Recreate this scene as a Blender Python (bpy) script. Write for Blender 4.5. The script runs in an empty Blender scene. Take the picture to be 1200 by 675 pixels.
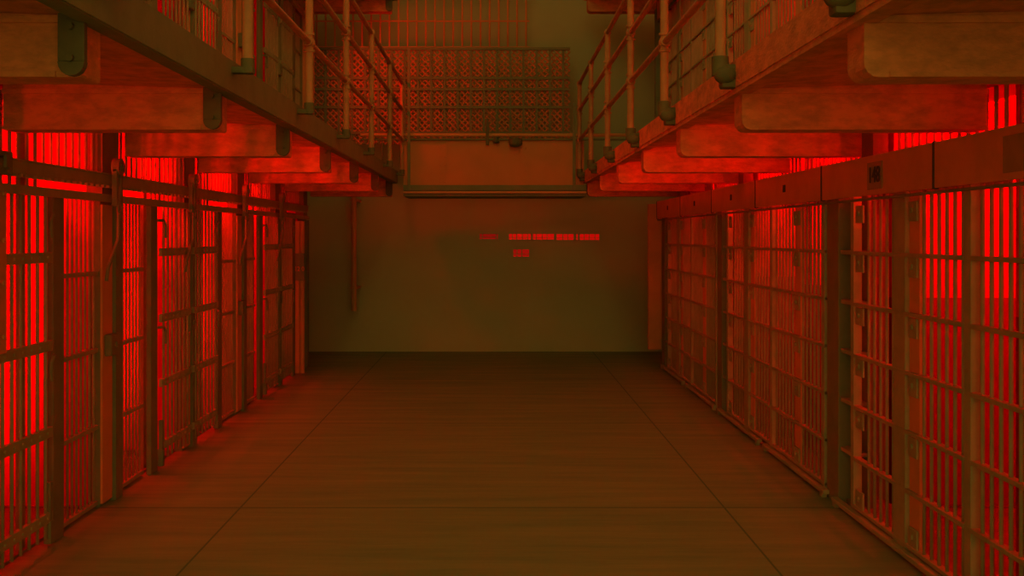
import bpy, bmesh, math, random
from mathutils import Vector, Matrix
random.seed(7)
S = bpy.context.scene
COL = S.collection
P = 1.67                       # cell pitch
EYE = 1.62
PI = math.pi

# ------------------------------------------------------------------ materials
def mat(name, base, dark, rough=0.75, scale=6.0, stretch=(1, 1, 1), bump=0.25, amount=0.5, spec=0.15, metal=0.0):
    m = bpy.data.materials.new(name); m.use_nodes = True
    nt = m.node_tree; n = nt.nodes; l = nt.links
    b = n['Principled BSDF']
    tc = n.new('ShaderNodeNewGeometry')
    mp = n.new('ShaderNodeMapping'); mp.inputs['Scale'].default_value = stretch
    l.new(tc.outputs['Position'], mp.inputs['Vector'])
    nz = n.new('ShaderNodeTexNoise'); nz.inputs['Scale'].default_value = scale; nz.inputs['Detail'].default_value = 6; nz.inputs['Roughness'].default_value = 0.65
    l.new(mp.outputs['Vector'], nz.inputs['Vector'])
    rp = n.new('ShaderNodeValToRGB')
    rp.color_ramp.elements[0].position = 0.35; rp.color_ramp.elements[1].position = 0.35 + amount * 0.5
    rp.color_ramp.elements[0].color = (*dark, 1); rp.color_ramp.elements[1].color = (*base, 1)
    l.new(nz.outputs['Fac'], rp.inputs['Fac'])
    l.new(rp.outputs['Color'], b.inputs['Base Color'])
    b.inputs['Roughness'].default_value = rough
    b.inputs['Metallic'].default_value = metal
    b.inputs['Specular IOR Level'].default_value = spec
    if bump:
        nb = n.new('ShaderNodeTexNoise'); nb.inputs['Scale'].default_value = scale * 6; nb.inputs['Detail'].default_value = 5
        l.new(mp.outputs['Vector'], nb.inputs['Vector'])
        bp = n.new('ShaderNodeBump'); bp.inputs['Strength'].default_value = bump; bp.inputs['Distance'].default_value = 0.01
        l.new(nb.outputs['Fac'], bp.inputs['Height']); l.new(bp.outputs['Normal'], b.inputs['Normal'])
    return m

M = {}
M['iron'] = mat('painted_iron', (0.44, 0.43, 0.11), (0.36, 0.37, 0.09), 0.6, 9, bump=0.12)
M['iron_dark'] = mat('dark_iron', (0.27, 0.28, 0.07), (0.23, 0.25, 0.06), 0.7, 7, bump=0.15)
M['cover'] = mat('cover_plate_paint', (0.80, 0.36, 0.06), (0.70, 0.33, 0.055), 0.6, 4, bump=0.08)
M['concrete'] = mat('gallery_concrete', (0.92, 0.33, 0.06), (0.64, 0.25, 0.045), 0.9, 8, (1, 1, 2.2), bump=0.6)
M['plaster'] = mat('cell_plaster', (0.90, 0.03, 0.004), (0.80, 0.027, 0.004), 0.9, 3, bump=0.15)
M['dark_wall'] = mat('dark_end_wall', (0.55, 0.56, 0.16), (0.52, 0.53, 0.15), 0.95, 1.5, bump=0.1)
M['sheet'] = mat('sheet_steel', (0.80, 0.30, 0.05), (0.74, 0.28, 0.045), 0.7, 2, bump=0.05)
M['strap'] = mat('blackened_iron', (0.19, 0.17, 0.035), (0.15, 0.14, 0.03), 0.7, 9, bump=0.15)
M['rail'] = mat('railing_paint', (0.62, 0.30, 0.06), (0.50, 0.24, 0.05), 0.6, 9, bump=0.12)
M['sign'] = mat('sign_plate', (0.42, 0.30, 0.06), (0.36, 0.27, 0.05), 0.7, 12, bump=0)
M['number_dark'] = mat('number_paint_dark', (0.12, 0.10, 0.02), (0.10, 0.09, 0.02), 0.8, 12, bump=0)
M['number_light'] = mat('number_paint_light', (0.95, 0.30, 0.05), (0.9, 0.28, 0.05), 0.8, 12, bump=0)

def math_node(nt, op, a, b=None):
    n = nt.nodes.new('ShaderNodeMath'); n.operation = op
    for i, v in enumerate((a, b)):
        if v is None: continue
        if isinstance(v, (int, float)): n.inputs[i].default_value = v
        else: nt.links.new(v, n.inputs[i])
    return n.outputs[0]

def seam_material(name, base, dark, joint, xs, ys, **kw):
    m = mat(name, base, dark, **kw); nt = m.node_tree
    b = nt.nodes['Principled BSDF']
    g = nt.nodes.new('ShaderNodeNewGeometry'); sp = nt.nodes.new('ShaderNodeSeparateXYZ')
    nt.links.new(g.outputs['Position'], sp.inputs[0])
    tot = None
    for ax, vals, w in (('X', xs, 0.006), ('Y', ys, 0.010)):
        for v in vals:
            d = math_node(nt, 'LESS_THAN', math_node(nt, 'ABSOLUTE', math_node(nt, 'SUBTRACT', sp.outputs[ax], v)), w)
            tot = d if tot is None else math_node(nt, 'MAXIMUM', tot, d)
    mx = nt.nodes.new('ShaderNodeMix'); mx.data_type = 'RGBA'
    src = b.inputs['Base Color'].links[0].from_socket
    nt.links.new(tot, mx.inputs[0]); nt.links.new(src, mx.inputs[6]); mx.inputs[7].default_value = (*joint, 1)
    nt.links.new(mx.outputs[2], b.inputs['Base Color'])
    return m
M['floor'] = seam_material('corridor_concrete', (0.38, 0.37, 0.085), (0.22, 0.30, 0.075), (0.12, 0.20, 0.05),
                           (-1.52, 1.37), (3.5, 6.37, 9.25, 12.1), rough=0.7, scale=2.2, stretch=(0.35, 3.0, 1), bump=0.2, amount=0.9)
def two_tone():
    m = mat('two_tone_cell_plaster', (0.90, 0.03, 0.004), (0.82, 0.027, 0.004), rough=0.9, scale=3, bump=0.15)
    nt = m.node_tree; b = nt.nodes['Principled BSDF']
    g = nt.nodes.new('ShaderNodeNewGeometry'); sp = nt.nodes.new('ShaderNodeSeparateXYZ')
    nt.links.new(g.outputs['Position'], sp.inputs[0])
    lo = math_node(nt, 'LESS_THAN', sp.outputs['Z'], 1.25)
    mx = nt.nodes.new('ShaderNodeMix'); mx.data_type = 'RGBA'
    src = b.inputs['Base Color'].links[0].from_socket
    nt.links.new(lo, mx.inputs[0]); nt.links.new(src, mx.inputs[6]); mx.inputs[7].default_value = (0.42, 0.03, 0.005, 1)
    nt.links.new(mx.outputs[2], b.inputs['Base Color'])
    return m
M['two_tone'] = two_tone()
def emis(name, c, s):
    m = bpy.data.materials.new(name); m.use_nodes = True; nt = m.node_tree
    b = nt.nodes['Principled BSDF']
    b.inputs['Base Color'].default_value = (*c, 1)
    b.inputs['Emission Color'].default_value = (*c, 1)
    nz = nt.nodes.new('ShaderNodeTexNoise'); nz.inputs['Scale'].default_value = 9; nz.inputs['Detail'].default_value = 3
    g = nt.nodes.new('ShaderNodeNewGeometry'); nt.links.new(g.outputs['Position'], nz.inputs['Vector'])
    mr = nt.nodes.new('ShaderNodeMapRange'); mr.inputs[1].default_value = 0.6; mr.inputs[2].default_value = 0.6
    mr.inputs[3].default_value = s * 0.15; mr.inputs[4].default_value = s
    nt.links.new(nz.outputs['Fac'], mr.inputs[0]); nt.links.new(mr.outputs[0], b.inputs['Emission Strength'])
    return m
M['lit_glass'] = emis('backlit_window_glass', (1, 0.0, 0.0), 2.6)
M['mid_glass'] = emis('mid_backlit_window_glass', (1, 0.0, 0.0), 1.2)  # same emission at a middle strength
M['dim_glass'] = emis('dim_backlit_window_glass', (1, 0.0, 0.0), 0.6)

# ------------------------------------------------------------------ mesh helpers
class MB:
    def __init__(s): s.bm = bmesh.new()
    def box(s, a, b, bev=0.0):
        lo = Vector([min(a[i], b[i]) for i in range(3)]); hi = Vector([max(a[i], b[i]) for i in range(3)])
        r = bmesh.ops.create_cube(s.bm, size=1.0)
        for v in r['verts']:
            v.co = Vector(((lo[i] + hi[i]) / 2 + v.co[i] * (hi[i] - lo[i]) for i in range(3)))
        if bev:
            es = list({e for v in r['verts'] for e in v.link_edges})
            bmesh.ops.bevel(s.bm, geom=es, offset=bev, segments=2, affect='EDGES', profile=0.5)
        return s
    def tube(s, p, q, r, seg=10, r2=None):
        p = Vector(p); q = Vector(q); d = q - p
        R = d.to_track_quat('Z', 'Y').to_matrix().to_4x4()
        bmesh.ops.create_cone(s.bm, cap_ends=True, segments=seg, radius1=r, radius2=r if r2 is None else r2, depth=d.length,
                              matrix=Matrix.Translation((p + q) / 2) @ R)
        return s
    def path(s, pts, r, seg=8):
        for a, b in zip(pts[:-1], pts[1:]): s.tube(a, b, r, seg)
        for a in pts[1:-1]: s.ball(a, r, 8)
        return s
    def ball(s, c, r, seg=12, sc=(1, 1, 1)):
        bmesh.ops.create_uvsphere(s.bm, u_segments=seg, v_segments=max(6, seg // 2), radius=r,
                                  matrix=Matrix.Translation(c) @ Matrix.Diagonal((*sc, 1)))
        return s
    def prism(s, poly, axis, a, b):
        """poly: 2-D points in the plane across AXIS, pushed from a to b along it"""
        def pt(u, w, t):
            return {'X': (t, u, w), 'Y': (u, t, w), 'Z': (u, w, t)}[axis]
        v0 = [s.bm.verts.new(pt(u, w, a)) for u, w in poly]; v1 = [s.bm.verts.new(pt(u, w, b)) for u, w in poly]
        s.bm.faces.new(v0); s.bm.faces.new(v1)
        k = len(poly)
        for i in range(k): s.bm.faces.new((v0[i], v0[(i + 1) % k], v1[(i + 1) % k], v1[i]))
        return s
    def mesh(s, name, m):
        bmesh.ops.recalc_face_normals(s.bm, faces=s.bm.faces)
        me = bpy.data.meshes.new(name); s.bm.to_mesh(me); s.bm.free()
        me.materials.append(m)
        return me
    def build(s, name, m, parent=None, smooth=False):
        me = s.mesh(name, m)
        if smooth:
            for p in me.polygons: p.use_smooth = True
            me.set_sharp_from_angle(angle=math.radians(40))
        o = bpy.data.objects.new(name, me); COL.objects.link(o)
        if parent is not None: put(o, parent)
        return o

def put(o, parent):
    o.parent = parent
    # parts are modelled in world coordinates: shift them into the parent's frame
    o.matrix_parent_inverse = Matrix.Translation(-parent.location)
    return o

def thing(name, label, cat, loc=(0, 0, 0), group=None):
    o = bpy.data.objects.new(name, None); COL.objects.link(o); o.location = loc; o.empty_display_size = 0.2
    o['label'] = label; o['category'] = cat
    if group: o['group'] = group
    return o
def tag(o, label, cat, group=None):
    o['label'] = label; o['category'] = cat
    if group: o['group'] = group
    return o
def struct(name, mb, m):
    o = mb.build(name, m); o['kind'] = 'structure'
    return o

_bars = {}
def bar(parent, x, y, z0, z1, r, m, name='bar'):
    """one round iron bar; bars of one size share a mesh"""
    k = (round(z1 - z0, 3), r, m.name)
    if k not in _bars:
        b = MB().tube((0, 0, 0), (0, 0, z1 - z0), r, 8)
        me = b.mesh('bar', m)
        for p in me.polygons: p.use_smooth = len(p.vertices) == 4
        _bars[k] = me
    o = bpy.data.objects.new(name, _bars[k]); COL.objects.link(o)
    o.location = (x, y, z0); put(o, parent)
    return o

def spread(a, b, pitch):
    n = max(1, round((b - a) / pitch))
    return [a + (b - a) * (i + 0.5) / n for i in range(n)]

ORD = ['nearest', 'second', 'third', 'fourth', 'fifth', 'sixth', 'seventh']
T2 = 2.33                      # height of one tier
XL, XR = -2.40, 2.365           # fixed fronts
DIV = [3.16 + P * k for k in range(7)]      # dividing walls 3.16 ... 13.18
YE = DIV[-1]

# ------------------------------------------------------------------ room shell
struct('floor', MB().box((-5.3, -4, -0.2), (5.3, 15.2, 0)), M['floor'])
struct('wall_end', MB().box((-5.6, 15.0, -0.2), (5.6, 15.2, 8)), M['dark_wall'])
struct('wall_left', MB().box((-5.35, -4, 0), (-5.15, 15.0, 8)), M['plaster'])
struct('wall_right', MB().box((5.15, -4, 0), (5.35, 15.0, 8)), M['plaster'])
for sx, nm, pm in ((-1, 'left', 'plaster'), (1, 'right', 'two_tone')):
    xf = 2.40
    for y in [1.49] + DIV:
        b = MB().box((sx * xf, y - 0.085, 0), (sx * 5.15, y + 0.085, T2))
        struct('wall_%s' % nm, b, M[pm])
        b = MB().box((sx * xf, y - 0.085, T2 + 0.12), (sx * 5.15, y + 0.085, 2 * T2))
        struct('wall_%s' % nm, b, M['plaster'])
    struct('ceiling_%s' % nm, MB().box((sx * 2.36, 0.6, T2), (sx * 5.15, YE + 0.1, T2 + 0.12)), M['plaster'])
    struct('ceiling_%s' % nm, MB().box((sx * 2.36, 0.6, 2 * T2), (sx * 5.15, YE + 0.1, 2 * T2 + 0.12)), M['plaster'])

struct('ceiling', MB().box((-5.35, -4, 8), (5.35, 15.2, 8.15)), M['dark_wall'])

# ------------------------------------------------------------------ galleries
BEAM_Y = [5.05 - P, 5.05, 5.05 + P, 5.05 + 2 * P, 10.10, 11.85, 13.45]
def gallery(sx, tier):
    side = 'left' if sx < 0 else 'right'
    z = T2 + (tier - 1) * T2
    top = tier == 2
    where = ('upper' if top else 'lower') + ' ' + side
    t = thing('gallery_deck', {
        ('left', False): 'left concrete walkway deck on cross beams with a black iron edge above the lower cells',
        ('right', False): 'right concrete walkway deck on chipped cross beams above the lower cells',
        ('left', True): 'top left walkway deck high above the upper left cells',
        ('right', True): 'top right walkway deck high above the upper right cells'}[(side, top)], 'walkway', (sx * 1.7, 1.0, z))
    xi = 1.29 if sx < 0 else 1.15
    y0, y1 = 1.0, YE + 0.42
    m = M['concrete']
    # slab with a chamfered underside towards the open edge
    b = MB().prism([(sx * xi, z - 0.01), (sx * 2.34, z + 0.02), (sx * 2.34, z + 0.12), (sx * xi, z + 0.12)], 'Y', y0, y1)
    b.build('slab', m, t)
    for i, y in enumerate([1.71] + BEAM_Y):
        if y < 3 and top: continue
        xe = xi + 0.02
        xw = 2.33
        # downstand beam, its outer lower corner rounded off, soffit lip
        rr = 0.012 if sx < 0 else 0.045
        pts = [(sx * xw, z - 0.205), (sx * (xe + rr), z - 0.205)]
        for k in range(5):
            a = k / 4 * PI / 2
            pts.append((sx * (xe + rr - rr * math.sin(a)), z - 0.205 + rr - rr * math.cos(a)))
        pts += [(sx * xe, z + 0.0), (sx * xw, z + 0.02)]
        c = MB().prism(pts, 'Y', y, y + 0.16)
        c.box((sx * 2.33, y - 0.015, z - 0.035), (sx * (xe + 0.03), y, z - 0.012))      # haunch line
        c.box((sx * 2.33, y - 0.010, z - 0.205), (sx * (xe + 0.08), y, z - 0.188))      # formwork lip
        c.build('beam', m, t)
    if sx < 0:
        b = MB().box((-1.27, y0, z - 0.03), (-1.24, y1, z + 0.12))
        b.box((-1.31, y0 + 0.001, z - 0.036), (-1.245, y1 - 0.001, z - 0.024))
        b.build('edge_channel', M['iron_dark'], t)
        for i, y in enumerate(BEAM_Y):
            c = MB()
            w = 0.042; X0 = -1.375; X1 = -1.29
            c.box((X0, y - 0.03, z - 0.16), (X1, y + 0.0, z + 0.0), 0.004)
            pl = [(X0, z - 0.16)] + [((X0 + X1) / 2 - w * math.cos(a), z - 0.16 - 0.045 * math.sin(a)) for a in [PI * k / 8 for k in range(1, 8)]] + [(X1, z - 0.16)]
            c.prism(pl, 'Y', y - 0.03, y)
            c.tube(((X0 + X1) / 2, y - 0.045, z - 0.05), ((X0 + X1) / 2, y - 0.02, z - 0.05), 0.012, 8)
            c.tube(((X0 + X1) / 2, y - 0.045, z - 0.15), ((X0 + X1) / 2, y - 0.02, z - 0.15), 0.012, 8)
            o = c.build('strap', M['strap'], t); o['label'] = 'black iron strap with rounded foot'
    else:
        b = MB().box((1.13, y0, z - 0.01), (1.15, y1, z + 0.12))
        b.box((1.135, y0 + 0.001, z - 0.035), (1.21, y1 - 0.001, z - 0.0101))
        b.build('edge_channel', M['concrete'], t)
    return t
for sx in (-1, 1):
    for tier in (1, 2): gallery(sx, tier)

POST_Y = {-1: BEAM_Y, 1: BEAM_Y}
def railing(sx):
    side = 'left' if sx < 0 else 'right'
    X = sx * (1.17 if sx < 0 else 1.067)
    z = T2 + 0.12
    t = thing('pipe_railing', '%s pipe railing of three rails along the edge of the upper walkway' % side, 'railing', (X, 2.0, z),
              'pipe railings of the two walkways')
    hs = (2.84, 3.22, 3.55)
    for h in hs:
        MB().tube((X, 2.0, h), (X, YE + 0.4, h), 0.021, 12).build('rail', M['rail'], t, True)
    for y in POST_Y[sx]:
        b = MB().tube((X, y, z - 0.03), (X, y, 3.55), 0.026, 12)
        for h in hs[:2]:
            b.ball((X, y, h), 0.038, 12)
            b.tube((X, y, h - 0.06), (X, y, h - 0.045), 0.036, 12); b.tube((X, y, h + 0.045), (X, y, h + 0.06), 0.036, 12)
            b.tube((X, y - 0.06, h), (X, y - 0.045, h), 0.030, 12); b.tube((X, y + 0.045, h), (X, y + 0.06, h), 0.030, 12)
        b.ball((X, y, 3.55), 0.036, 12)
        p = b.build('post', M['rail'], t, True)
        if sx > 0:
            c = MB().ball((X + 0.02, y - 0.02, z - 0.07), 0.06, 14, (0.9, 0.9, 0.72)).tube((X, y, z - 0.07), (X, y, z + 0.02), 0.04, 14)
            c.box((X, y - 0.04, z - 0.13), (X + 0.08, y + 0.04, z - 0.02), 0.01)
        else:
            c = MB().box((X - 0.085, y - 0.03, z - 0.06), (X + 0.03, y + 0.03, z - 0.03), 0.006).tube((X, y, z - 0.06), (X, y, z + 0.01), 0.033, 12)
        c.build('post_socket', M['strap'], t, True)
railing(-1); railing(1)

# ------------------------------------------------------------------ left cell fronts
def zoff(tier): return 0.0 if tier == 1 else T2 + 0.12

def left_cell(k, tier):
    """k-th cell, between DIV[k] and DIV[k+1]; even and odd cells mirror each other"""
    c0, z0 = DIV[k], zoff(tier)
    ztop = z0 + (T2 if tier == 1 else T2 - 0.12)
    far_first = (k % 2 == 0)                 # thin grille at the near end
    f = (lambda r: c0 + r) if not far_first else (lambda r: c0 + P - r)
    lev = 'lower' if tier == 1 else 'upper'
    wh = '%s %s left cell' % (ORD[k - tier], lev)
    iron = M['iron']
    t = thing('cell_grille', 'fixed barred grille with closely set bars fronting the %s' % wh, 'grille', (XL, c0 + P / 2, z0), 'fixed cell grilles of the left cells')
    # upper bars, full width
    for y in spread(c0 + 0.10, c0 + P - 0.10, 0.097):
        low = abs(y - f(0.38)) < 0.40
        bar(t, XL, y, z0 + (1.83 if low else 1.93), ztop, 0.0095, iron)
    b = MB().box((XL - 0.02, c0 + 0.09, z0 + 1.955), (XL + 0.02, c0 + P - 0.09, z0 + 1.985)); b.build('header', iron, t)
    # flat stiffener standing behind the door
    MB().box((XL - 0.07, f(0.70) - 0.035, z0), (XL - 0.05, f(0.70) + 0.035, ztop)).build('mullion', iron, t)
    # closely barred half
    a, e = sorted((f(0.97), f(1.55)))
    closed_end = k == 5 and tier == 1          # the last bay is closed by the corner column
    for y in ([] if closed_end else spread(a, e, 0.0615)): bar(t, XL + 0.01, y, z0 + 0.03, z0 + 1.86, 0.008, iron)
    for h in (() if closed_end else (0.03, 0.48, 0.94, 1.40)):
        MB().box((XL - 0.005, a, z0 + h - 0.012), (XL + 0.03, e, z0 + h + 0.012)).build('crossbar', iron, t)
    # heavy box post between the halves
    a, e = sorted((f(0.80), f(0.94)))
    b = MB().box((XL + 0.035, a, z0), (XL + 0.07, e, z0 + 1.84), 0.006)
    b.build('jamb_post', M['iron_dark'], t)
    # hooks on the post
    for h in (1.70, 0.96):
        yy = a if not far_first else e
        s = -1 if not far_first else 1
        b = MB().path([(XL + 0.075, yy + 0.0, z0 + h + 0.03), (XL + 0.095, yy + s * 0.06, z0 + h + 0.03), (XL + 0.095, yy + s * 0.09, z0 + h),
                       (XL + 0.095, yy + s * 0.09, z0 + h - 0.09)], 0.010, 8)
        b.build('hook', M['iron_dark'], t, True)
    # sliding door
    a, e = sorted((f(0.06), f(0.735)))
    xd = -2.325
    d = thing('cell_door', 'sliding barred door with broad flat straps on the %s' % wh, 'door', (xd, (a + e) / 2, z0), 'sliding cell doors of the left cells')
    for y in spread(a, e, 0.097): bar(d, xd, y, z0 + 0.055, z0 + 1.86, 0.0095, iron)
    for h in (0.16, 0.60, 1.05, 1.51):
        b = MB().box((xd - 0.012, a - 0.02, z0 + h - 0.027), (xd - 0.002 + 0.014, e + 0.02, z0 + h + 0.027), 0.003)
        for y in spread(a, e, 0.097): b.tube((xd + 0.010, y, z0 + h), (xd + 0.018, y, z0 + h), 0.008, 8)
        b.build('strap', iron, d)
    sy = e if not far_first else a
    b = MB().box((xd - 0.014, sy - 0.022, z0 + 0.06), (xd + 0.014, sy + 0.012, z0 + 0.34), 0.004)
    b.box((xd - 0.02, sy - 0.03, z0 + 0.02), (xd + 0.02, sy + 0.02, z0 + 0.14), 0.006)
    b.build('guide_shoe', M['iron_dark'], d)
    if k == 1 and tier == 1:
        b = MB().box((xd - 0.03, a - 0.05, z0 + 1.07), (xd + 0.03, a + 0.13, z0 + 1.86), 0.006)
        for q in (1.15, 1.4, 1.6, 1.82):
            b.tube((xd + 0.03, a + 0.09, z0 + q), (xd + 0.04, a + 0.09, z0 + q), 0.012, 8)
        o = b.build('lock_plate', M['cover'], d); o['label'] = 'plain steel plate beside the bars'

def left_track(tier):
    z0 = zoff(tier)
    lev = 'lower' if tier == 1 else 'upper'
    t = thing('door_track', 'two-bar iron door track running over the doors of the %s left cells' % lev, 'track', (-2.24, 3.2, z0 + 1.84),
              'door tracks of the left tiers')
    y0, y1 = 3.2, YE - 0.05
    b = MB().box((-2.34, y0, z0 + 1.925), (-2.30, y1, z0 + 1.985))
    b.box((-2.325, y0, z0 + 1.9855), (-2.285, y1, z0 + 1.993))
    y = y0
    while y < y1:
        b.box((-2.335, y, z0 + 1.91), (-2.305, y + 0.035, z0 + 1.9245)); y += 0.0835
    b.build('rack_bar', M['iron'], t)
    b = MB().box((-2.32, y0, z0 + 1.825), (-2.285, y1, z0 + 1.868))
    b.build('guide_bar', M['iron'], t)

def hanger(y, tier, k):
    z0 = zoff(tier); lev = 'lower' if tier == 1 else 'upper'
    t = thing('door_hanger', ('iron hanger with roller, ring and bent rod, %s along the lower left track' % ORD[k]) if tier == 1 else 'iron hanger with bent rod high on the upper left track', 'hanger', (-2.2, y, z0 + 1.9),
              'door hangers on the left tracks')
    x = -2.235
    b = MB().box((x - 0.03, y - 0.055, z0 + 1.80), (x, y - 0.02, z0 + 2.02), 0.004).box((x - 0.03, y + 0.02, z0 + 1.80), (x, y + 0.055, z0 + 2.02), 0.004)
    b.box((x - 0.03, y - 0.055, z0 + 2.0), (x, y + 0.055, z0 + 2.03), 0.006)
    b.build('bracket', M['iron_dark'], t)
    MB().tube((x - 0.035, y, z0 + 2.03), (x + 0.01, y, z0 + 2.03), 0.055, 18).tube((x + 0.01, y, z0 + 2.03), (x + 0.02, y, z0 + 2.03), 0.02, 10).build('roller', M['iron_dark'], t, True)
    b = MB()
    R = 0.035
    pts = [(x, y + R * math.cos(a), z0 + 1.79 + R * math.sin(a)) for a in [2 * PI * i / 12 for i in range(13)]]
    b.path(pts, 0.009, 6)
    b.build('ring', M['iron_dark'], t, True)
    b = MB().path([(x - 0.01, y + 0.0, z0 + 1.78), (x - 0.01, y - 0.005, z0 + 1.60), (x - 0.02, y - 0.14, z0 + 1.44), (x - 0.03, y - 0.14, z0 + 1.36)], 0.011, 8)
    b.build('bent_rod', M['iron_dark'], t, True)

for k in range(1, 6):
    left_cell(k, 1)
    if k >= 2: left_cell(k, 2)
left_track(1); left_track(2)
for tier in (1, 2):
    n = 0
    for k, y in enumerate((6.36, 7.94, 9.62, 11.26)):
        if tier == 1 or k == 3: hanger(y, tier, k)

def pillar_left(y, tier, k):
    z0 = zoff(tier); zt = z0 + (T2 if tier == 1 else T2 - 0.12)
    b = MB().box((-2.42, y - 0.125, z0), (-2.36, y + 0.14, zt))
    b.box((-2.44, y - 0.13, z0 + 1.875), (-2.345, y + 0.15, zt - 0.002))
    b.box((-2.41, y + 0.045, z0 + 0.001), (-2.325, y + 0.16, z0 + 1.82))
    o = struct('trim_left', b, M['iron_dark'] )
    return o
for k, y in enumerate(DIV):
    pillar_left(y, 1, k); pillar_left(y, 2, k)
    # face plate of the pillar
    if 0 < k < 6:
        for tier in (1, 2):
            if k < tier: continue
            z0 = zoff(tier)
            lev = 'lower' if tier == 1 else 'upper'
            o = MB().box((-2.36, y - 0.125, z0 + 0.02), (-2.345, y + 0.04, z0 + 1.81), 0.003).build('cover_plate', M['cover'])
            tag(o, 'tall narrow steel plate on the %s pillar of the %s left tier' % (ORD[k - tier], lev), 'plate', 'pillar plates of the left tiers')
            if tier == 2 and k < 3: continue
            b = MB().box((-2.345, y - 0.10, z0 + 0.90), (-2.300, y + 0.03, z0 + 1.03), 0.008)
            b.tube((-2.305, y - 0.02, z0 + 0.965), (-2.29, y - 0.02, z0 + 0.965), 0.018, 12)
            o = b.build('lock_box', M['iron_dark'])
            tag(o, 'black lock box bolted to the %s pillar of the %s left tier' % (ORD[k - tier], lev), 'lock', 'lock boxes of the left tiers')
# dark bracket above the near left door
b = MB().box((-2.37, 4.86, 1.91), (-2.285, 5.06, 2.02), 0.006).box((-2.288, 4.96, 1.94), (-2.27, 5.01, 2.0), 0.004)
tag(b.build('track_bracket', M['iron_dark']), 'dark iron bracket clasping the near end of the left door track', 'bracket')

# sill under the left grilles
struct('baseboard_left', MB().box((-2.43, 1.0, 0), (-2.41, YE + 0.1, 0.014)), M['iron_dark'])

# end column on the left with the stencilled number
YC = 12.60
struct('wall_left', MB().box((-2.47, YC - 0.1, 0), (-2.44, YE - 0.13, 1.90)), M['iron_dark'])
b = MB().box((-2.385, YC, 0), (-2.31, YC + 0.12, 1.80), 0.01)
b.tube((-2.285, YC + 0.05, 0.0), (-2.285, YC + 0.05, 1.80), 0.028, 12)
column_left = b.build('corner_column', M['cover'])
tag(column_left, 'pale column with painted number at the far end of the left cells', 'column')
b = MB().box((-2.50, YE - 0.10, T2 + 0.12), (-2.26, YE + 0.2, 2 * T2 - 0.2), 0.01)
tag(b.build('corner_column', M['cover']), 'pale column closing the far end of the upper left cells', 'column')

def text(s, size, loc, rot, m, parent, name, depth=0.002, sxy=1.0):
    cu = bpy.data.curves.new(name, 'FONT'); cu.body = s; cu.size = size; cu.extrude = depth; cu.align_x = 'CENTER'; cu.align_y = 'CENTER'; cu.offset = size * 0.015
    tmp = bpy.data.objects.new(name, cu); COL.objects.link(tmp)
    dg = bpy.context.evaluated_depsgraph_get(); dg.update()
    me = bpy.data.meshes.new_from_object(tmp.evaluated_get(dg))
    bpy.data.objects.remove(tmp)
    me.materials.clear(); me.materials.append(m)
    me.transform(Matrix.Diagonal((sxy, 1, 1, 1)))
    me.transform(Matrix.Translation(loc) @ rot)
    o = bpy.data.objects.new(name, me); COL.objects.link(o)
    put(o, parent)
    return o
RY = Matrix(((1, 0, 0, 0), (0, 0, -1, 0), (0, 1, 0, 0), (0, 0, 0, 1)))       # text standing up, read from -Y
# dark number band round the foot of the end column
b = MB().box((-2.40, YC - 0.03, 1.10), (-2.245, YC - 0.001, 1.42), 0.004)
band = b.build('number_band', M['iron_dark'], column_left)
text('12 0', 0.074, (-2.303, YC - 0.035, 1.235), RY, M['number_light'], column_left, 'painted_number', sxy=0.88)

# ------------------------------------------------------------------ right cell fronts
XD = 2.08
def lock_squares(t, y0, y1, z0, hs, x):
    for h in hs:
        b = MB().box((x - 0.012, y0 + 0.01, z0 + h - 0.055), (x + 0.0, y1 - 0.01, z0 + h + 0.045), 0.004)
        b.tube((x - 0.022, (y0 + y1) / 2, z0 + h), (x - 0.010, (y0 + y1) / 2, z0 + h), 0.014, 10)
        b.build('lock_cover', M['iron'], t)

HS = (0.07, 0.345, 0.64, 0.935, 1.23, 1.525)
def right_panel(yp, d0, d1, kind, tier, label, cat, group, extra=()):
    """one barred panel d0..d1 metres in front of the pillar at yp"""
    z0 = zoff(tier)
    a, e = yp - d1, yp - d0
    iron = M['iron']
    t = thing(cat.replace(' ', '_'), label, 'grille' if 'grille' in cat else 'door', (XD, (a + e) / 2, z0), group)
    pa, pe = a, e
    for kind_, q0, q1 in extra:
        q0, q1 = yp - q1, yp - q0
        if kind_ in ('plate', 'locks'):
            if kind_ == 'plate': MB().box((XD - 0.004, q0, z0 + 0.05), (XD + 0.012, q1, z0 + 1.86)).build('plate', M['cover'], t)
            lock_squares(t, q0, q1, z0, (0.13, 0.58, 0.88, 1.17, 1.47, 1.75) if tier == 1 else (0.13, 0.58, 0.88, 1.17, 1.47), XD - 0.004)
        elif kind_ == 'stile':
            MB().box((XD - 0.02, q0, z0 + 0.03), (XD + 0.03, q1, z0 + 1.86), 0.004).build('stile', M['iron'], t)
        elif kind_ == 'bars':
            for y in spread(q0, q1, 0.087): bar(t, XD, y, z0 + 0.05, z0 + 1.86, 0.0095, iron)
    for h in HS:
        b = MB().box((XD - 0.022, a, z0 + h - 0.010), (XD + 0.018, e, z0 + h + 0.010), 0.002)
        b.build('crossbar', iron, t)
    return t

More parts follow.
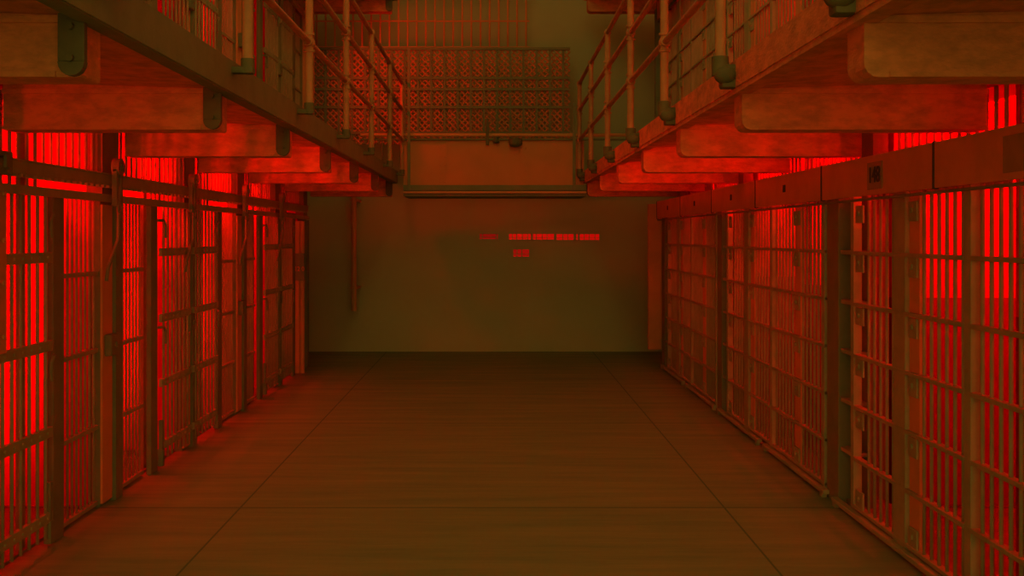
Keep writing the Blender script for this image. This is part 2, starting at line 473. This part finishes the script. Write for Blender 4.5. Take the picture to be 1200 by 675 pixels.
def right_module(m, yp, tier):
    z0 = zoff(tier); lev = 'lower' if tier == 1 else 'upper'
    n = ORD[m - (tier == 2)]
    g = 'barred doors and grilles of the right cells'
    w = '%s cell pair, %s right tier' % (n, lev)
    right_panel(yp, 0.40, 1.03, 'd', tier, 'barred door with square lock covers by the far pillar, %s' % w, 'cell door', 'barred doors of the right cells',
                [('stile', 0.37, 0.42), ('locks', 0.43, 0.57), ('bars', 0.575, 1.03)])
    right_panel(yp, 1.02, 1.86, 'g', tier, 'barred grille with a broad flat post, %s' % w, 'cell grille', g,
                [('stile', 1.03, 1.19), ('plate', 1.21, 1.335), ('bars', 1.34, 1.86)])
    right_panel(yp, 1.90, 2.62, 'd', tier, 'barred door with lock strip and dark edge stile, %s' % w, 'cell door', 'barred doors of the right cells',
                [('stile', 1.865, 1.93), ('bars', 1.96, 2.46), ('plate', 2.48, 2.62)])
    right_panel(yp, 2.63, 3.19, 'g', tier, 'narrow barred grille by the near pillar, %s' % w, 'cell grille', g,
                [('bars', 2.63, 3.13), ('stile', 3.14, 3.19)])
    # recessed jamb with rungs beside the pillar
    t = thing('cell_jamb', 'dark recessed jamb with rungs, %s' % w, 'jamb', (XD, yp - 0.23, z0), 'rung jambs of the right cells')
    MB().box((XD + 0.09, yp - 0.36, z0), (XD + 0.12, yp - 0.10, z0 + 1.86)).build('back_plate', M['iron_dark'], t)
    MB().box((XD - 0.01, yp - 0.37, z0), (XD + 0.03, yp - 0.34, z0 + 1.84), 0.003).build('frame_angle', M['iron'], t)
    for h in HS[1:]:
        MB().box((XD, yp - 0.34, z0 + h - 0.012), (XD + 0.09, yp - 0.13, z0 + h + 0.012), 0.003).build('rung', M['iron'], t)
    # the pillar itself
    b = MB().box((XD - 0.01, yp - 0.12, z0), (XD + 0.26, yp + 0.10, z0 + 1.86), 0.005)
    struct('trim_right', b, M['iron_dark'])

PILR = [3.22, 6.55, 9.86, 13.12]
for tier in (1, 2):
    for m, yp in enumerate(PILR[1:]):
        if tier == 1 or m >= 1: right_module(m, yp, tier)
# near pillar (mostly outside the frame)
struct('trim_right', MB().box((XD - 0.01, PILR[0] - 0.12, 0), (XD + 0.26, PILR[0] + 0.10, 1.86), 0.005), M['iron_dark'])

# fixed bars above the mechanism covers, pillars behind
for k in range(6):
    for tier in (1, 2):
        z0 = zoff(tier); lev = 'lower' if tier == 1 else 'upper'
        c0 = DIV[k]
        if tier == 2 and k < 5: continue
        zt = z0 + (T2 if tier == 1 else T2 - 0.12)
        t = thing('transom_bars', ('row of short bars above the steel covers, %s in the lower right tier' % ORD[k]) if tier == 1 else 'row of short bars above the cover at the far end of the upper right tier', 'grille', (XR, c0 + P / 2, z0 + 1.86),
                  'transom bars of the right tiers')
        for y in spread(c0 + (0.15 if k % 2 == 0 else 0.05), c0 + P - (0.22 if k % 2 else 0), 0.097): bar(t, XR, y, z0 + 1.86, zt, 0.0105, M['iron'])
        MB().box((XR - 0.02, c0 + 0.08, z0 + 1.86), (XR + 0.02, c0 + P - 0.08, z0 + 1.89)).build('lower_rail', M['iron'], t)
for y in DIV[::2]:
    for tier in (1, 2):
        z0 = zoff(tier); zt = z0 + (T2 if tier == 1 else T2 - 0.12)
        struct('trim_right', MB().box((2.27, y - 0.10, z0), (2.36, y + 0.10, zt)), M['iron_dark'])

# mechanism covers with seams between them
seams = [3.20, 4.87, 6.54, 8.20, 9.86, 11.52, 13.18]
X0, X1 = 2.0, 2.2
covers = []
for i in range(6):
    for tier in (1, 2):
        z0 = zoff(tier)
        if tier == 2 and i < 5: continue
        lev = 'lower' if tier == 1 else 'upper'
        a, e = seams[i] + 0.006, seams[i + 1] - 0.006
        t = thing('mechanism_cover', ('long steel box cover over the doors, %s in the lower right row' % ORD[i]) if tier == 1 else 'steel box cover at the far top of the upper right cells', 'cover', (X0, (a + e) / 2, z0 + 1.84),
                  'steel mechanism covers of the right tiers')
        b = MB().box((X0, a, z0 + 1.84), (X0 + 0.012, e, z0 + 2.05), 0.003)
        b.box((X0 + 0.01, a, z0 + 2.038), (X1, e, z0 + 2.049))
        b.build('housing', M['cover'], t)
        MB().box((X0 - 0.004, e - 0.012, z0 + 1.835), (X0 + 0.02, e + 0.010, z0 + 2.053), 0.003).build('joint_strip', M['number_dark'], t)
        MB().box((X0 + 0.002, a, z0 + 1.815), (X0 + 0.035, e, z0 + 1.828), 0.003).build('bottom_rail', M['iron_dark'], t)
        if tier == 1: covers.append(t)
        if i == 1 and tier == 1:
            MB().box((X0 - 0.006, 5.50, 1.868), (X0, 5.715, 2.012), 0.002).build('number_plate', M['sign'], t)
            RX = Matrix(((0, 0, -1, 0), (-1, 0, 0, 0), (0, 1, 0, 0), (0, 0, 0, 1)))
            text('148', 0.115, (X0 - 0.008, 5.607, 1.94), RX, M['number_dark'], t, 'plate_number')
        elif i == 0 and tier == 1:
            MB().box((X0 - 0.006, 3.90, 1.868), (X0, 4.19, 2.012), 0.002).build('number_plate', M['sign'], t)
        elif i >= 2:
            ym = (a + e) / 2
            MB().box((X0 - 0.005, ym - 0.03, z0 + 1.925), (X0, ym + 0.03, z0 + 1.975), 0.002).build('keyhole_plate', M['number_dark'], t)
t = covers[1]
t['label'] = 'long steel box cover bearing a dark plate numbered 148, lower right tier'
covers[0]['label'] = 'nearest long steel box cover, its dark plate cut by the right picture edge'

# sill and kick strip under the right doors
b = MB().box((2.12, 1.0, 0.0), (2.34, YE, 0.04))
struct('baseboard_right', b, M['iron_dark'])
for i in range(1, 7):
    a, e = seams[i - 1] + 0.06, seams[i] - 0.1
    tt = MB().box((XD - 0.05, a, 0.022), (XD - 0.01, e, 0.05), 0.004)
    tt.box((XD - 0.05, a + 0.02, 0), (XD - 0.02, a + 0.07, 0.03)).box((XD - 0.05, e - 0.07, 0), (XD - 0.02, e - 0.02, 0.03))
    tt = tt.build('sill_guide', M['iron'])
    tag(tt, 'low iron guide rail on feet under the right doors, %s in the row' % ORD[i - 1], 'guide rail', 'floor guide rails of the right doors')

# far right end: post and hanging box
b = MB().box((1.90, YE + 0.02, 0.22), (2.06, YE + 0.10, 2.02), 0.005)
b.box((2.06, YE + 0.05, 0.35), (2.40, YE + 0.12, 2.02), 0.005)
tag(b.build('end_panel', M['cover']), 'narrow steel panel closing the far end of the right cells', 'panel')
# upper right end post
tag(MB().box((2.0, YE + 0.1, T2 + 0.12), (2.36, YE + 0.2, 2 * T2 - 0.2), 0.01).build('end_panel', M['iron_dark']), 'dark panel closing the far end of the upper right cells', 'panel')

# ------------------------------------------------------------------ far end: bridge walkway, screen, barred opening
YB = 13.52
t = thing('bridge_walkway', 'riveted sheet parapet of the bridge joining both walkways at the far end', 'walkway', (0, YB, 2.13))
b = MB().box((-1.16, YB, 2.27), (1.13, YB + 0.02, 2.865))
for x in (-0.66, 0.36):
    b.box((x - 0.05, YB - 0.006, 2.27), (x + 0.05, YB, 2.865), 0.001)
    for z in [2.31 + 0.105 * i for i in range(6)]:
        for dx in (-0.03, 0.03): b.ball((x + dx, YB - 0.007, z), 0.009, 8)
b.build('parapet_sheet', M['sheet'], t)
b = MB().box((-1.16, YB - 0.03, 2.205), (1.16, YB + 0.9, 2.27)); b.build('deck_beam', M['iron_dark'], t)
b = MB().box((-1.16, YB - 0.05, 2.165), (1.16, YB + 0.0, 2.19), 0.003); b.build('lower_flange', M['cover'], t)
MB().box((-1.16, YB + 0.0, 2.13), (1.16, YB + 0.9, 2.205)).build('soffit', M['iron_dark'], t)
b = MB().tube((-1.7, YB - 0.04, 2.90), (1.7, YB - 0.04, 2.90), 0.022, 12); b.build('top_rail', M['cover'], t, True)
b = MB().tube((-1.7, YB - 0.03, 2.845), (1.7, YB - 0.03, 2.845), 0.012, 8); b.build('lower_rail', M['iron_dark'], t, True)
for x in (-1.085, 1.0):
    MB().box((x - 0.018, YB - 0.08, 2.2), (x + 0.018, YB - 0.05, 4.0 if x < 0 else 3.3)).build('upright', M['iron_dark'], t)
# small fittings on the bridge
b = MB().box((-0.115, YB - 0.07, 2.77), (-0.075, YB - 0.03, 3.1), 0.004); tag(b.build('flat_hanger', M['strap']), 'short dark strip hanging over the middle of the bridge rail', 'bracket')
b = MB().ball((0.015, YB - 0.05, 2.82), 0.045, 14, (1, 1, 0.6)).tube((0.015, YB - 0.05, 2.82), (0.015, YB - 0.05, 2.87), 0.03, 12)
tag(b.build('dome_fixture', M['strap'], None, True), 'small dark dome fixture under the bridge rail beside the flat hanger', 'fixture')
b = MB().tube((0.26, YB - 0.08, 2.79), (0.26, YB - 0.08, 2.85), 0.085, 24).ball((0.26, YB - 0.08, 2.79), 0.085, 24, (1, 1, 0.55)).box((0.20, YB - 0.08, 2.83), (0.32, YB - 0.02, 2.86))
tag(b.build('dome_fixture', M['strap'], None, True), 'larger dark drum-shaped fixture under the bridge rail', 'fixture')

YS = 14.25
def lattice(x0, x1, z0, z1, pitch, w, y):
    b = MB()
    H = z1 - z0
    for sgn in (1, -1):
        u = x0 - H
        while u < x1 + H:
            # line x = u + sgn*(z - z0) (+ H when sgn < 0), clipped to the rectangle
            ps = []
            for zz in (z0, z1): ps.append((u + (zz - z0) * sgn + (0 if sgn > 0 else H * 0), zz))
            (xa, za), (xb, zb) = ps
            def clip(xa, za, xb, zb):
                dx, dz = xb - xa, zb - za; t0, t1 = 0.0, 1.0
                for p_, q_ in ((-dx, xa - x0), (dx, x1 - xa)):
                    if abs(p_) < 1e-9:
                        if q_ < 0: return None
                    else:
                        r = q_ / p_
                        if p_ < 0: t0 = max(t0, r)
                        else: t1 = min(t1, r)
                if t0 >= t1 - 1e-3: return None
                return (xa + dx * t0, za + dz * t0, xa + dx * t1, za + dz * t1)
            c = clip(xa, za, xb, zb)
            if c: b.tube((c[0], y + 0.006 * sgn, c[1]), (c[2], y + 0.006 * sgn, c[3]), w, 4)
            u += pitch
    return b
t = thing('mesh_screen', 'tall diamond wire mesh screen in dark bars behind the bridge', 'screen', (-0.8, YS, 2.3))
lattice(-2.5, 1.0, 2.85, 4.11, 0.082, 0.0115, YS).build('wire_mesh', M['sheet'], t)
for i in range(20): MB().box((-2.45 + 0.176 * i, YS - 0.035, 2.85), (-2.42 + 0.176 * i, YS - 0.012, 4.11)).build('upright', M['iron_dark'], t)
for z in (4.12, 3.73, 3.58, 3.34, 3.00): MB().box((-2.5, YS - 0.05, z - 0.018), (1.0, YS - 0.025, z + 0.018)).build('crossbar', M['iron_dark'], t)
for i in range(8): MB().tube((-2.5 + 0.5 * i, YS - 0.06, 2.3), (-2.5 + 0.5 * i, YS - 0.06, 2.9), 0.01, 6).build('foot', M['iron_dark'], t)

t = thing('barred_opening', 'grid of thin widely spaced bars above the mesh screen', 'grille', (-0.6, YS, 4.13))
for i in range(25):
    x = -2.5 + 0.1215 * i
    bar(t, x, YS - 0.02, 4.13, 5.3, 0.012, M['sheet'])
for z in (4.14, 4.49, 4.95): MB().tube((-2.5, YS - 0.03, z), (0.46, YS - 0.03, z), 0.012, 8).build('crossbar', M['sheet'], t)

# faint pipe on the far wall
tag(MB().tube((-1.93, 14.6, 0.6), (-1.93, 14.6, 2.45), 0.035, 12).box((-1.98, 14.6, 0.9), (-1.88, 15.0, 0.93)).box((-1.98, 14.6, 2.1), (-1.88, 15.0, 2.13)).build('wall_pipe', M['cover'], None, True),
    'faint upright pipe in the darkness beside the far end of the left cells', 'pipe')

# backlit slot windows in the far door
s = 15.0 / 1250
def slot(name, x0, x1, y0, y1, label, muntins, glass='lit_glass'):
    X0_, X1_ = (x0 - 580) * s, (x1 - 580) * s
    Z1_, Z0_ = EYE + (277 - y0) * s, EYE + (277 - y1) * s
    t = thing('window', label, 'window', ((X0_ + X1_) / 2, 14.97, Z0_), 'narrow lit windows in the far wall')
    MB().box((X0_, 14.985, Z0_), (X1_, 14.998, Z1_)).build('glass', M[glass], t)
    b = MB()
    for q in muntins:
        xx = (q[0] - 580) * s; b.box((xx, 14.965, Z0_ - 0.01), (xx + q[1] * s, 14.984, Z1_ + 0.01))
    b.box((X0_ - 0.02, 14.965, Z0_ - 0.02), (X1_ + 0.02, 14.984, Z0_)).box((X0_ - 0.02, 14.965, Z1_), (X1_ + 0.02, 14.984, Z1_ + 0.02))
    b.box((X0_ - 0.02, 14.965, Z0_), (X0_, 14.984, Z1_)).box((X1_, 14.965, Z0_), (X1_ + 0.02, 14.984, Z1_))
    b.box((X0_, 14.970, (Z0_ * 2 + Z1_) / 3), (X1_, 14.984, (Z0_ * 2 + Z1_) / 3 + 0.006))
    b.build('frame', M['dark_wall'], t)
slot('window', 562, 583.5, 274.2, 280.2, 'short dim window slot at the left end of the lit row in the far wall', [(565, 0.8), (581, 1)], 'dim_glass')
slot('window', 596.5, 649, 274.2, 280.7, 'longest lit window slot in the far wall, left of centre gap', [(600.3, 1), (605, 1), (611.5, 1), (617.5, 1), (622, 2.5), (628, 1), (635, 0.8), (640.5, 0.8)])
slot('window', 652, 702, 274.4, 281.2, 'lit window slot at the right end of the row in the far wall', [(659, 1), (665, 0.8), (672, 3), (677, 2.2), (684, 0.8), (690, 0.8), (696.5, 0.8)])
slot('window', 601.5, 620, 292.2, 300.8, 'small lit window below the row in the far wall', [(605.5, 0.8), (611, 1)], 'mid_glass')

# ------------------------------------------------------------------ light
def point(loc, power, r=0.06, col=(1, 0.0, 0.0)):
    l = bpy.data.lights.new('fill_point', 'POINT'); l.energy = power; l.shadow_soft_size = r; l.color = col
    o = bpy.data.objects.new('fill_point', l); COL.objects.link(o); o.location = loc
    return o
def area(loc, rot, size, power, col=(1, 0, 0)):
    l = bpy.data.lights.new('cell_fill', 'AREA'); l.shape = 'RECTANGLE'; l.size, l.size_y = size; l.energy = power; l.color = col
    o = bpy.data.objects.new('cell_fill', l); COL.objects.link(o); o.location = loc; o.rotation_euler = rot
    return o
def spot(loc, target, power, angle, r=0.03, blend=0.4):
    l = bpy.data.lights.new('added_red_spot', 'SPOT'); l.energy = power; l.shadow_soft_size = r; l.color = (1, 0, 0)
    l.spot_size = math.radians(angle); l.spot_blend = blend
    o = bpy.data.objects.new('added_red_spot', l); COL.objects.link(o); o.location = loc
    o.rotation_euler = (Vector(target) - Vector(loc)).to_track_quat('-Z', 'Y').to_euler()
    return o
def strip(sx, y0, z0, power):
    # unseen tall area light added behind the bars to brighten the dividing wall
    l = bpy.data.lights.new('cell_fill_strip', 'AREA'); l.shape = 'RECTANGLE'; l.size = 0.08; l.size_y = 1.7; l.energy = power; l.color = (1, 0, 0)
    l.spread = math.radians(62)
    o = bpy.data.objects.new('cell_fill_strip', l); COL.objects.link(o); o.location = (sx * 2.50, y0 + 0.20, z0 + 1.35)
    o.rotation_euler = Vector((sx * math.sin(math.radians(33)), math.cos(math.radians(33)), 0)).to_track_quat('-Z', 'Y').to_euler()
L1 = [6, 21, 34, 42, 40, 32]; L2 = [6, 16, 26, 26, 15, 9]; R1 = [26, 40, 34, 30, 24, 18]; R2 = [14, 20, 26, 22, 16, 10]
UP = [12, 44, 66, 70, 34, 3]
for k in range(6):
    yc = DIV[k] + P * 0.5
    # unseen area lights added inside each cell to make its interior glow
    strip(-1, DIV[k], 0.0, L1[k]); strip(-1, DIV[k], T2 + 0.12, L2[k])
    a_ = area((-2.95, yc, T2 - 0.03), (0, 0, 0), (0.2, 1.2), L1[k] * 0.16); a_.data.spread = math.radians(80)
    area((2.6, yc, T2 - 0.05), (0, math.radians(-60), 0), (0.2, 1.2), R1[k])
    area((2.6, yc, 2 * T2 - 0.05), (0, math.radians(-60), 0), (0.2, 1.2), R2[k])
    spot((-2.70, DIV[k] + 0.45, 2.10), (-2.0, DIV[k] + 1.9, 2.2), UP[k], 66)  # unseen spots added to throw lit patches on the gallery beams
    spot((-4.2, DIV[k] + 0.45, 2.02), (-1.8, DIV[k] + 1.9, 2.24), UP[k] * 2.2, 50)
    spot((2.62, DIV[k] + 0.45, 2.14), (2.0, DIV[k] + 1.9, 2.23), UP[k] * 0.8, 66)
    spot((4.1, DIV[k] + 0.45, 2.10), (1.8, DIV[k] + 1.9, 2.24), UP[k] * 1.4, 50)
# unseen red spot added at upper left to light the mesh screen
spot((-2.0, 12.9, 3.8), (-0.9, 14.2, 3.55), 42, 110, 0.1, 0.8)
# unseen amber point lights added above the view as ambient fill
AMB = (1, 0.78, 0.36)
for y in (-1.5, 1.5, 4.5, 7.5, 10.0):
    o = point((0, y, 5.4), 17, 0.35, AMB); o.name = 'amber_fill'
w = bpy.data.worlds.new('night'); S.world = w; w.use_nodes = True
bg = w.node_tree.nodes['Background']; bg.inputs[0].default_value = (*AMB, 1); bg.inputs[1].default_value = 0.6
# soft amber sun added behind the camera as even fill on front faces
sl = bpy.data.lights.new('front_fill', 'SUN'); sl.energy = 0.21; sl.angle = math.radians(50); sl.color = AMB
so = bpy.data.objects.new('front_fill', sl); COL.objects.link(so); so.location = (0, -8, 4)
so.rotation_euler = Vector((0, 1, -0.16)).to_track_quat('-Z', 'Y').to_euler()

# ------------------------------------------------------------------ camera
cd = bpy.data.cameras.new('camera'); cam = bpy.data.objects.new('camera', cd); COL.objects.link(cam)
cam.location = (0, 0, EYE); cam.rotation_euler = (PI / 2, 0, 0)
cd.sensor_width = 36; cd.lens = 36 * 1250 / 1200
cd.shift_x = 20 / 1200; cd.shift_y = -60.5 / 1200
cd.clip_end = 100
S.camera = cam
S.view_settings.view_transform = 'Standard'; S.view_settings.look = 'None'
S.view_settings.exposure = 0; S.view_settings.gamma = 1
S.view_settings.use_curve_mapping = False
try:
    S.cycles.use_denoising = True
    S.cycles.max_bounces = 6; S.cycles.diffuse_bounces = 4; S.cycles.sample_clamp_indirect = 4
except Exception: pass
